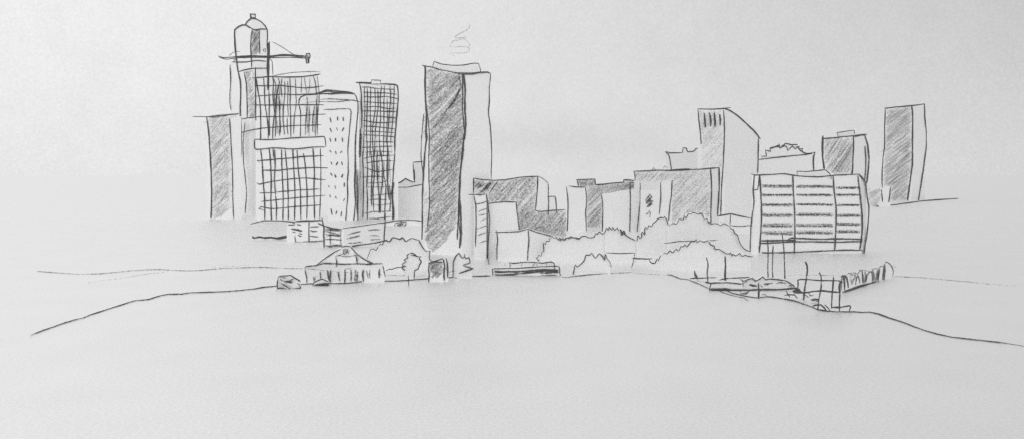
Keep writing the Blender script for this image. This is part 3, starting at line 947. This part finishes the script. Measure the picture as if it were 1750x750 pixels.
tree('domed_tree', 'smooth domed tree in the tree row, in front of the scribbled block', 405, t2, 450,
     [(P('Z8', '205,445 208,380 220,378 240,415 262,395 258,350 270,332 282,350 300,370 296,300 310,268 330,300 348,252 385,268 405,225 430,205 460,172 500,156 530,162 545,148 572,180 582,220 595,262'), 2.5, .86)])
t3 = P('Z8', '595,262 640,230 690,235 720,180 780,175 800,140 840,110 890,95 960,115 1000,100 1040,180 1080,190 1120,235 1200,230 1250,250 1290,230 1350,265 1410,320 1450,380 1470,450 1530,540 1610,580')
tree('tall_tree', 'largest tree of the row, stretching right to the banded office block', 402, t3, 452,
     [(P('Z8', '595,262 615,244 650,228 690,236 705,215 725,176 775,182 790,136 812,170 835,112 870,112 890,95 920,100 960,116 1000,98 1020,140'), 2.3, .82),
      (P('Z8', '960,116 1010,112 1040,182 1070,168 1085,205 1120,222'), 2.3, .8),
      (P('Z8', '1080,210 1120,240 1150,230 1200,232 1240,254 1280,228 1320,246 1350,262'), 2.3, .8),
      (P('Z8', '1350,265 1370,290 1400,305 1415,345 1448,370 1465,430 1490,490 1540,548 1612,578'), 2.3, .82), (P('Z8', '1118,0 1122,120 1120,255'), .5, .1)])
t4 = P('Z8', '395,728 430,715 455,670 480,690 500,625 520,605 580,600 612,562 640,590 685,545 725,565 745,520 795,490 825,515 860,460 940,430 1000,440 1090,430 1120,490 1165,510 1180,550 1230,550 1310,600 1370,600 1430,630 1480,600 1540,630 1640,640')
tree('front_bush', 'long low bush with a flat line over its top, in front of the tree row', 376, t4, 458,
     [(P('Z8', '350,668 372,708 400,722 430,715 450,665 468,690 485,650 505,618'), 2.4, .85),
      (P('Z8', '520,606 545,595 580,602 612,562 645,592 685,545 722,568 750,506 770,520 798,490 822,518 850,478 885,448 920,452 938,420 950,470 985,436 1030,460 1090,438'), 2.4, .84),
      (P('Z8', '1095,450 1120,492 1160,505 1168,540 1185,550 1215,545 1270,575 1310,602 1345,602 1365,590 1382,635 1390,606 1430,630 1478,596 1505,636 1545,618 1580,632 1645,640'), 2.4, .82),
      (P('Z8', '540,474 620,466 720,450 860,446 940,438'), 2.3, .8), (P('Z8', '1100,438 1150,440 1205,430'), 2.3, .8)], thick=5, group='bushes in front of the tree row')
t5 = P('B4', '95,722 112,650 130,655 160,630 185,585 215,580 245,605 270,580 300,600 335,660')
tree('rounded_bush', 'small rounded bush left of the little square canopy', 358, t5, 470,
     [(P('B4', '60,722 95,718 108,690 116,648 130,662 160,636 172,622 182,588 205,590 218,576 240,608 262,580 282,596 296,620 300,582 312,612 328,632 338,664'), 2.3, .84)],
     thick=3, group='bushes in front of the tree row')

# little canopy
r = thing('square_canopy', 'small square canopy on slanting legs between two bushes', 'canopy', 1063, 378)
body('canopy_top', r, Plan(378), P('B4', '312,578 478,578'), 3, bottom=P('B4', '0,584')[0][1])
part_lines('edge_line', r, Plan(378), strokes('B4', '2.2 .8 304,576 380,580 480,577'))
part_lines('leg', r, Plan(378), strokes('B4', '2.2 .78 480,578 474,620 460,668'), deep=.9)
part_lines('shelf', r, Plan(378), strokes('B4', '3.0 .9 464,608 520,612 588,612'), deep=.9)

# ---------------------------------------------------------------- pavilion, vehicles, kiosk, platform
pv = Plan(330)
r = thing('pavilion', 'low pavilion with a hipped roof and a row of dark columns on the hill crest', 'pavilion', 590, 330)
body('wall', r, pv, P('B1', '468,420 600,392 900,372 1340,372 1455,372 1480,480'), 10)
Marks().all(pv, strokes('B1', '''
2.4 .75 460,435 470,500 484,560 482,628
2.4 .85 1452,372 1470,450 1490,545
''')).build('edge_line', r)
rf = body('roof', r, Plan(329.4), P('B1', '470,410 600,396 720,310 920,180 980,150 1040,152 1110,235 1200,305 1340,372 1455,370'), 9, bottom=P('B1', '0,412')[0][1])
Marks().all(Plan(329.2), strokes('B1', '''
2.6 .85 605,390 680,335 760,280 840,225 925,182
2.8 .88 1035,152 1070,185 1115,240 1200,305 1270,345 1345,376
3.2 .6 460,432 475,410 540,402 610,396 700,372 800,368
3.4 .62 700,376 850,376 980,382 1140,374 1240,382 1340,378
2.6 .8 1240,380 1340,376 1455,372
3.0 .7 920,165 980,150 1040,152
''')).build('edge_line', rf)
dm = body('dormer', r, Plan(329), P('B1', '852,285 940,272 1110,262'), 2, bottom=P('B1', '0,372')[0][1])
Marks().all(Plan(328.8), strokes('B1', '''
2.4 .75 850,280 900,268 945,248
2.6 .75 855,290 866,350 862,414
3.2 .7 1112,262 1125,320 1132,392
2.4 .5 900,276 1000,284 1080,272 1130,262
''')).build('edge_line', dm)
em = Marks().all(Plan(328.6), strokes('B1', '''
2.6 .8 945,195 1000,190 1020,250
2.6 .8 950,195 955,250 975,262
2.4 .8 965,200 980,230 962,240 990,250
2.6 .8 985,195 995,250
2.2 .7 1000,200 1005,240
''')).build('gable_emblem', r)
for s_, w_, p_ in (('570,540 580,620', 3.4, .5), ('600,530 580,600', 3, .45), ('655,480 662,560 664,610', 3.4, .65), ('745,450 760,520 775,600', 5.5, .6), ('790,450 785,540 790,620', 4, .55),
                   ('888,480 895,540 908,600', 4.2, .62), ('972,450 974,540 970,620', 3.2, .8), ('1050,450 1052,540 1048,605', 3, .7), ('1110,450 1105,540 1112,600', 7, .46), ('1135,460 1130,540 1125,600', 4, .42),
                   ('1206,450 1200,520 1212,600', 5.2, .62), ('1248,455 1262,520 1270,570', 2.6, .6), ('1290,455 1285,510 1296,570', 3, .5), ('1415,440 1412,500 1412,555', 4.2, .68)):
    Marks().stroke(pv, P('B1', s_), w_, p_, step=3).build('column', r)
part_lines('door_lintel', r, pv, strokes('B1', '1.8 .6 972,446 1010,438 1060,440'))
Marks().all(pv, strokes('B1', '''
1.5 .4 480,440 560,444 640,452 720,464
1.4 .38 800,472 880,482 950,476
1.4 .34 960,482 1080,490
1.2 .3 1330,505 1450,514
''')).build('facade_line', r)

r = thing('parked_car', 'small boxy car at the left end of the pavilion, outlined on the hill crest', 'car', 495, 314)
pc = Plan(311.5)
body('car_body', r, Plan(312.3), P('B1', '110,640 112,590 125,545 200,528 275,522 330,560 400,600 405,660'), 3, bottom=P('B1', '0,692')[0][1])
part_lines('body_line', r, pc, strokes('B1', '''
2.8 .9 122,545 112,590 108,640 112,684 170,686 235,704 330,694 405,686 412,665
3.0 .92 122,545 160,530 230,526 280,524 330,555 405,600
2.6 .85 360,622 385,640 405,672
2.4 .75 150,622 200,650 250,680 280,690
2.2 .65 150,640 220,660 262,694
'''), deep=.8)
part_lines('windscreen', r, pc, strokes('B1', '2.4 .7 150,560 165,590 215,600 270,590 310,570 325,572\n2.6 .75 140,545 190,550 222,564\n2.6 .8 140,565 160,590'), deep=.8)
part_lines('bumper', r, pc, strokes('B1', '3.6 .95 205,608 250,606 300,612\n3 .9 270,625 295,612'), deep=.8)
r = thing('covered_cart', 'flat dark-based cart with a peaked cover parked before the pavilion columns', 'cart', 548, 318)
pt_ = Plan(320)
body('cover', r, pt_, P('B1', '575,630 600,600 680,568 740,592 765,620'), 2, bottom=P('B1', '0,655')[0][1])
part_lines('cover_edge', r, pt_, strokes('B1', '2.4 .85 570,620 600,600 680,570 730,590 765,610\n2.2 .7 560,650 575,625'), deep=.8)
part_lines('flatbed', r, pt_, strokes('B1', '4 .95 548,664 620,656 700,648 765,645\n3.6 .75 570,650 640,640 700,632 770,628\n3 .8 640,640 760,635'), deep=.9)

def post(name, label, D, st, cat='post', group=None):
    o = Marks().all(Plan(D), st, deep=.95, off=0, taper=.15, step=3).build(name)
    tag(o, label, cat, group); centre_origin(o); return o
post('short_post', 'short thin post crossing the crest line below the curly shrub', 319, strokes('B2', '2.2 .8 207,437 208,480 212,536'))
pk = Plan(332)
r = thing('kiosk', 'dark hatched square kiosk on the hill crest between two shrubs', 'kiosk', 748, 333)
body('wall', r, pk, P('B2', '398,322 460,300 530,285 580,300'), 4)
part_lines('edge_line', r, pk, strokes('B2', '''
3.2 .92 395,324 430,308 480,296 525,282 545,300
2.8 .85 410,330 470,312 530,318
2.8 .9 402,320 396,380 402,430 396,496
3.2 .95 532,285 546,350 540,420 544,486
2.8 .88 560,276 575,340 578,400 574,458
3.4 .6 565,290 572,370 570,440
2.4 .8 555,370 580,400
'''))
shade(r, pk, P('B2', '408,328 526,302 532,345 520,420 478,462 425,462 436,420 408,410'), ang=48, gap=3, w=5.2, p=.62)

pf = Plan(353)
r = thing('stepped_platform', 'low stepped platform with dark stripes and a railing box on top, right of the shrubs', 'platform', 898, 353)
body('lower_step', r, pf, P('B2', '992,376 1300,362 1612,356 1632,430'), 8)
up = body('upper_box', r, Plan(356), P('B2', '1152,322 1300,312 1565,318'), 4, bottom=P('B2', '0,380')[0][1])
part_lines('edge_line', r, pf, strokes('B2', '''
2.4 .85 990,462 996,420 992,378 1080,374 1250,368 1400,358 1614,354 1622,420 1640,450
2.6 .85 1152,370 1160,340 1150,318 1180,324 1290,314 1400,316 1460,322 1540,310 1568,322 1576,385
2.2 .8 1152,370 1240,370 1320,366
'''))
for s_ in ('1272,322 1262,345 1266,362', '1392,318 1376,340 1368,360', '1404,324 1412,358', '1502,322 1496,345 1500,360'):
    part_lines('rail_post', r, pf, strokes('B2', '2.0 .65 ' + s_))
part_lines('stripe', r, pf, strokes('B2', '4.4 .85 1010,402 1100,404 1250,402\n4.4 .75 1240,402 1380,392 1480,384 1610,388\n3.6 .7 1400,400 1480,398 1610,400\n2.8 .6 1330,398 1480,384 1560,386'))
part_lines('stripe', r, pf, strokes('B2', '3.4 .85 1010,430 1070,434 1160,428 1250,422\n3 .7 1240,422 1330,414 1420,406\n3.2 .7 1420,412 1500,414 1612,410'))
part_lines('stripe', r, pf, strokes('B2', '2.2 .65 1430,440 1520,436 1600,436'))
part_lines('edge_line', r, Plan(352), strokes('B2', '1.4 .4 1106,312 1108,335 1122,358'))

# ---------------------------------------------------------------- waterside clutter at lower right
LW = 0.53
g = 'upright poles by the waterside deck'
post('tall_pole', 'leftmost of the three tall thin poles rising in front of the banded office block', 337, strokes('B8', '2.2 .75 748,36 754,120 752,240 754,330'), 'pole', g)
post('tall_pole', 'middle of the three tall thin poles rising in front of the banded office block', 337, strokes('B8', '2.2 .75 790,84 788,180 786,260 790,334'), 'pole', g)
post('tall_pole', 'rightmost and highest of the three tall thin poles in front of the banded office block', 337, strokes('B8', '2.3 .8 860,0 872,120 876,220 880,345'), 'pole', g)
post('mooring_pole', 'grey pole left of the darker one, standing behind the deck end', 330, strokes('Z2', '2.8 .7 458,130 475,210 466,300 472,420\n2.2 .7 445,415 490,420'), 'pole', g)
post('mooring_pole', 'thick dark pole second from left, piercing the edge of the deck', 322, strokes('Z2', '3.4 .92 672,116 678,230 672,340 682,455'), 'pole', g)
post('mooring_pole', 'short black pole standing in the middle of the deck edge', 290, strokes('Z2', '3.4 .98 1062,430 1066,520 1062,596'), 'pole', g)
post('mooring_pole', 'thick curved-top pole passing through the left part of the open frame shelter', 284, strokes('Z3', '3.4 .78 222,104 244,150 240,240 225,340 212,430 205,515\n2.6 .7 180,510 225,518'), 'pole', g)
post('mooring_pole', 'hook-topped pole passing through the middle of the open frame shelter', 256, strokes('Z3', '2.8 .78 368,236 375,218 390,250 394,360 375,470 362,560 358,618'), 'pole', g)
st_ = Marks().all(Plan(335), strokes('Z2', '''
4 .75 318,284 322,330 330,375
3.4 .7 316,290 345,350 355,385
2.6 .7 260,378 330,370 400,372 480,366 570,366
2.4 .6 340,380 370,410 345,415
'''), deep=.8).build('small_sailboat'); tag(st_, 'tiny sailboat with a dark peaked sail at the left end of the deck', 'boat'); centre_origin(st_)

pd = Plan([(1212, 306), (1358, 306)])
r = thing('waterside_deck', 'long flat deck with a wavy roofline and a heavy black front edge at lower right', 'deck', 1290, 306)
body('deck_slab', r, pd, P('Z2', '495,470 510,430 700,425 880,436'), 6, bottom=P('Z2', '0,504')[0][1])
part_lines('edge_line', r, pd, strokes('Z2', '''
2.6 .88 440,420 500,430 600,426 700,424 800,434 890,440
2.2 .75 515,430 495,480 492,518
3.4 .96 495,502 590,502 680,496 760,514 900,512 1050,506 1180,504 1300,504 1400,496 1495,488
'''))
cn = body('canopy', r, Plan(318), P('Z2', '870,415 990,376 1030,400 1108,356 1140,392 1250,386 1380,400 1450,440 1490,480'), 5, bottom=P('Z2', '0,500')[0][1])
part_lines('roof_line', r, Plan(317), strokes('Z2', '''
2.6 .75 608,395 640,385 700,376 820,370 960,362
2.6 .85 880,408 940,388 990,374 1025,406 1070,388 1108,354 1145,390 1200,380 1290,390 1370,400
2.8 .88 1370,400 1420,425 1470,460 1495,488
4 .75 850,385 880,400 870,430
3.4 .7 880,405 930,410 880,432
'''))
for s_, w_, p_ in (('955,450 1000,458 1045,464', 4.6, .95), ('1120,442 1170,438 1228,430', 3.6, .75), ('1270,436 1310,422 1380,436', 3.6, .62), ('1400,470 1430,455 1450,470', 3.4, .62), ('1140,455 1170,450 1175,480', 3, .55), ('1080,450 1100,470 1130,480', 3, .5)):
    Marks().stroke(Plan(312.5), P('Z2', s_), w_, p_, step=3).build('dark_opening', r)
part_lines('barrel', r, Plan(311), strokes('Z2', '2.2 .6 848,445 850,470 875,474 888,450 884,442'))
st_ = Marks().all(Plan(286), strokes('Z2', '''
2.2 .6 850,515 855,560
2.6 .7 865,548 920,545 955,520
2.2 .65 855,555 920,560 950,540
2.2 .6 1085,590 1110,560 1160,575
2.2 .6 1110,560 1150,555
'''), deep=.8).build('small_rowboat'); tag(st_, 'tiny scribbled rowboat lying below the black deck edge', 'boat', 'small boats along the shore'); centre_origin(st_)
st_ = Marks().all(Plan(283), strokes('Z3', '''
3 .85 0,460 60,452 110,458
2.4 .8 15,415 40,450 60,485
2.2 .75 100,445 140,495
5 .8 85,420 120,400 150,430 95,430
4.4 .75 120,380 180,425 100,415
'''), deep=.8).build('small_rowboat'); tag(st_, 'dark scribbled boat moored where the deck meets the open frame shelter', 'boat', 'small boats along the shore'); centre_origin(st_)
st_ = Marks().all(Plan(278), strokes('Z3', '''
2.6 .75 255,430 275,465 310,462
2.4 .7 195,460 230,462 262,482
3 .8 280,510 320,500 368,506 350,520 290,516
2.2 .7 230,485 262,476
'''), deep=.8).build('small_rowboat'); tag(st_, 'small flat boat drawn as a few dashes under the open frame shelter', 'boat', 'small boats along the shore'); centre_origin(st_)
st_ = Marks().all(Plan(260), strokes('Z3', '''
3.2 .92 300,576 330,562 390,562 410,585 440,618
2.8 .88 430,560 460,590 490,628
2.4 .8 350,612 385,612 430,620
2.8 .85 390,562 420,590 445,620
'''), deep=.8).build('upturned_boat'); tag(st_, 'small upturned boat with a curved hull on the shore line', 'boat', 'small boats along the shore'); centre_origin(st_)

ps = Plan(258)
r = thing('frame_shelter', 'open rectangular frame shelter on two long legs standing over the shore', 'shelter', 1400, 258)
part_lines('frame', r, ps, strokes('Z3', '''
2.6 .9 142,400 145,340 140,298 180,290 260,292 400,304 500,302 590,308 630,330
3.2 .95 110,434 220,432 300,420 400,412 480,420 590,428
4.2 .96 594,312 584,370 588,430
'''), deep=.7)
part_lines('leg', r, ps, strokes('Z3', '2.8 .88 524,262 516,330 510,420 504,520 500,600'), deep=.9)
part_lines('leg', r, ps, strokes('Z3', '3.0 .92 588,430 586,520 584,630'), deep=.9)
part_lines('foot_rail', r, ps, strokes('Z3', '3.6 .95 500,588 560,586 600,588\n2.6 .88 590,588 640,580 695,570 704,580 692,630'), deep=.9)

pa = Plan([(1437, 300), (1527, 352)])
r = thing('arched_railing', 'railing of narrow upright arches climbing to the right on a thick sloping base', 'railing', 1480, 326)
rt = [('base_rail', '4.8 .72 610,428 680,408 800,362 880,342 960,328 1050,308 1160,268\n4.0 .6 640,425 760,385 900,345 1000,322'),
      ('arch', '2.2 .7 598,420 600,330 602,260 612,245 618,300'), ('arch', '3 .85 632,410 632,330 628,250 640,250 655,280 670,340 675,385'),
      ('arch', '2.2 .65 660,240 680,225 715,245 745,240 745,280 725,300'), ('arch', '4 .55 685,250 700,300 705,350\n3 .5 720,250 730,300 710,350'),
      ('arch', '2.4 .65 752,350 762,270 775,250 790,300 795,340'), ('arch', '2.2 .6 700,225 745,222 770,240 800,200 820,200 828,330\n2 .6 770,240 750,350'),
      ('arch', '4 .65 828,340 828,260 822,200\n2.2 .6 785,195 840,190 870,200'), ('arch', '4 .6 850,335 860,260 848,200'),
      ('arch', '2.4 .7 860,330 872,250 900,210 925,215 932,260 930,325\n2 .6 868,200 930,206'), ('arch', '4.4 .65 938,325 942,250 928,185\n2.2 .6 925,182 1000,176'),
      ('arch', '2.4 .6 965,320 975,250 985,185'), ('arch', '4 .75 990,310 990,240 998,180\n2.2 .65 1000,165 1030,148 1045,160'), ('arch', '2.4 .65 1010,170 1000,240 995,300'),
      ('arch', '4.4 .7 1042,320 1050,240 1058,160 1060,130'), ('arch', '2.2 .6 1060,130 1075,106 1110,120 1140,160 1155,210 1150,262\n3 .6 1062,120 1085,105\n2 .55 1130,140 1185,165'),
      ('end_post', '2 .6 1115,342 1122,295\n1.8 .5 1045,340 1045,310')]
for n_, s_ in rt: part_lines(n_, r, pa, strokes('Z3', s_), deep=.6)
SKY_L, SKY_R, SUN, DENOISE = 1.02, .43, .5, False
# ---------------------------------------------------------------- sky, light, camera
w = bpy.data.worlds.new('World'); S.world = w; w.use_nodes = True
nt = w.node_tree; N, K = nt.nodes, nt.links; N.clear()
EL = math.radians(58); AZ = math.radians(186)      # sun behind the camera, a little to its left
out = N.new('ShaderNodeOutputWorld'); bg = N.new('ShaderNodeBackground'); bg.inputs['Strength'].default_value = 1.0
tc = N.new('ShaderNodeTexCoord'); sx = N.new('ShaderNodeSeparateXYZ'); K.new(tc.outputs['Generated'], sx.inputs[0])
def math_(op, a, b=None, c=None, clamp=False):
    n = N.new('ShaderNodeMath'); n.operation = op; n.use_clamp = clamp
    for i, q in enumerate((a, b, c)):
        if q is None: continue
        if isinstance(q, (int, float)): n.inputs[i].default_value = q
        else: K.new(q, n.inputs[i])
    return n.outputs[0]
# an even overcast, brighter towards the left (west) than the right
mr = N.new('ShaderNodeMapRange'); 
mr.inputs['From Min'].default_value = -1.0; mr.inputs['From Max'].default_value = 1.0
mr.inputs['To Min'].default_value = SKY_L; mr.inputs['To Max'].default_value = SKY_R
K.new(sx.outputs['X'], mr.inputs['Value'])
def noise(scale, detail, lo, hi):
    n = N.new('ShaderNodeTexNoise'); n.inputs['Scale'].default_value = scale; n.inputs['Detail'].default_value = detail; n.inputs['Roughness'].default_value = .65
    K.new(tc.outputs['Generated'], n.inputs['Vector'])
    r = N.new('ShaderNodeMapRange'); r.inputs['From Min'].default_value = .25; r.inputs['From Max'].default_value = .75
    r.inputs['To Min'].default_value = lo; r.inputs['To Max'].default_value = hi; K.new(n.outputs['Fac'], r.inputs['Value']); return r.outputs[0]
# the brightness difference fades towards the horizon
az_ = math_('ABSOLUTE', sx.outputs['Z'])
hz_ = N.new('ShaderNodeMapRange'); hz_.interpolation_type = 'SMOOTHSTEP'; hz_.inputs['From Min'].default_value = -.02; hz_.inputs['From Max'].default_value = .20
hz_.inputs['To Min'].default_value = .48; hz_.inputs['To Max'].default_value = 1.0; K.new(az_, hz_.inputs['Value'])
mid = (SKY_L + SKY_R) / 2
v0 = math_('ADD', math_('MULTIPLY', math_('SUBTRACT', mr.outputs[0], mid), hz_.outputs[0]), mid)
v = math_('MULTIPLY', v0, noise(420, 4, .915, 1.085))
v = math_('MULTIPLY', v, noise(28, 4, .975, 1.025))
v = math_('MULTIPLY', v, noise(5, 3, .975, 1.025))
# faint rubbed-graphite smudges painted into the sky, low over the middle of the town
def smudge(v, x, z, sx_, sz_, amt):
    dx = math_('DIVIDE', math_('SUBTRACT', sx.outputs['X'], x), sx_); dz = math_('DIVIDE', math_('SUBTRACT', sx.outputs['Z'], z), sz_)
    e = math_('EXPONENT', math_('MULTIPLY', math_('ADD', math_('MULTIPLY', dx, dx), math_('MULTIPLY', dz, dz)), -1.0))
    return math_('MULTIPLY', v, math_('SUBTRACT', 1.0, math_('MULTIPLY', math_('MULTIPLY', e, amt), noise(9, 4, .5, 1.5))))
v = smudge(v, 0.02, 0.045, .12, .022, .09)
v = smudge(v, -0.11, 0.045, .025, .05, .09)
v = smudge(v, 0.12, 0.03, .08, .02, .03)
sky = N.new('ShaderNodeTexSky'); sky.sky_type = 'NISHITA'; sky.sun_disc = False; sky.sun_elevation = EL; sky.sun_rotation = AZ
bw = N.new('ShaderNodeRGBToBW'); K.new(sky.outputs[0], bw.inputs[0])
nis = math_('MULTIPLY', bw.outputs[0], 0.10)
v = math_('MULTIPLY_ADD', nis, 0.03, v)
cc = N.new('ShaderNodeCombineColor')
for i, k in enumerate((1.0, 1.0, 1.0)): K.new(math_('MULTIPLY', v, k), cc.inputs[i])
K.new(cc.outputs[0], bg.inputs['Color']); K.new(bg.outputs[0], out.inputs['Surface'])

sl = bpy.data.lights.new('sun', 'SUN'); sl.energy = SUN; sl.angle = math.radians(35); sl.color = (1, .995, .985)
so = bpy.data.objects.new('sun', sl); COL.objects.link(so)
d = Vector((math.sin(AZ) * math.cos(EL), math.cos(AZ) * math.cos(EL), math.sin(EL)))
so.rotation_euler = d.to_track_quat('Z', 'Y').to_euler(); so.location = d * 300

cam = bpy.data.cameras.new('camera'); co = bpy.data.objects.new('camera', cam); COL.objects.link(co)
co.location = (0, 0, CAMH); co.rotation_euler = (math.radians(90), 0, 0)
cam.sensor_width = 36; cam.lens = 36 * F_PX / 1750; cam.shift_y = -75 / 1750; cam.clip_start = 1; cam.clip_end = 300000
S.camera = co
S.render.engine = 'CYCLES'
S.cycles.transparent_max_bounces = 64; S.cycles.max_bounces = 6; S.cycles.diffuse_bounces = 4; S.cycles.glossy_bounces = 3
S.cycles.use_denoising = DENOISE
vs = S.view_settings; vs.view_transform = 'Standard'; vs.look = 'None'; vs.exposure = 0; vs.gamma = 1
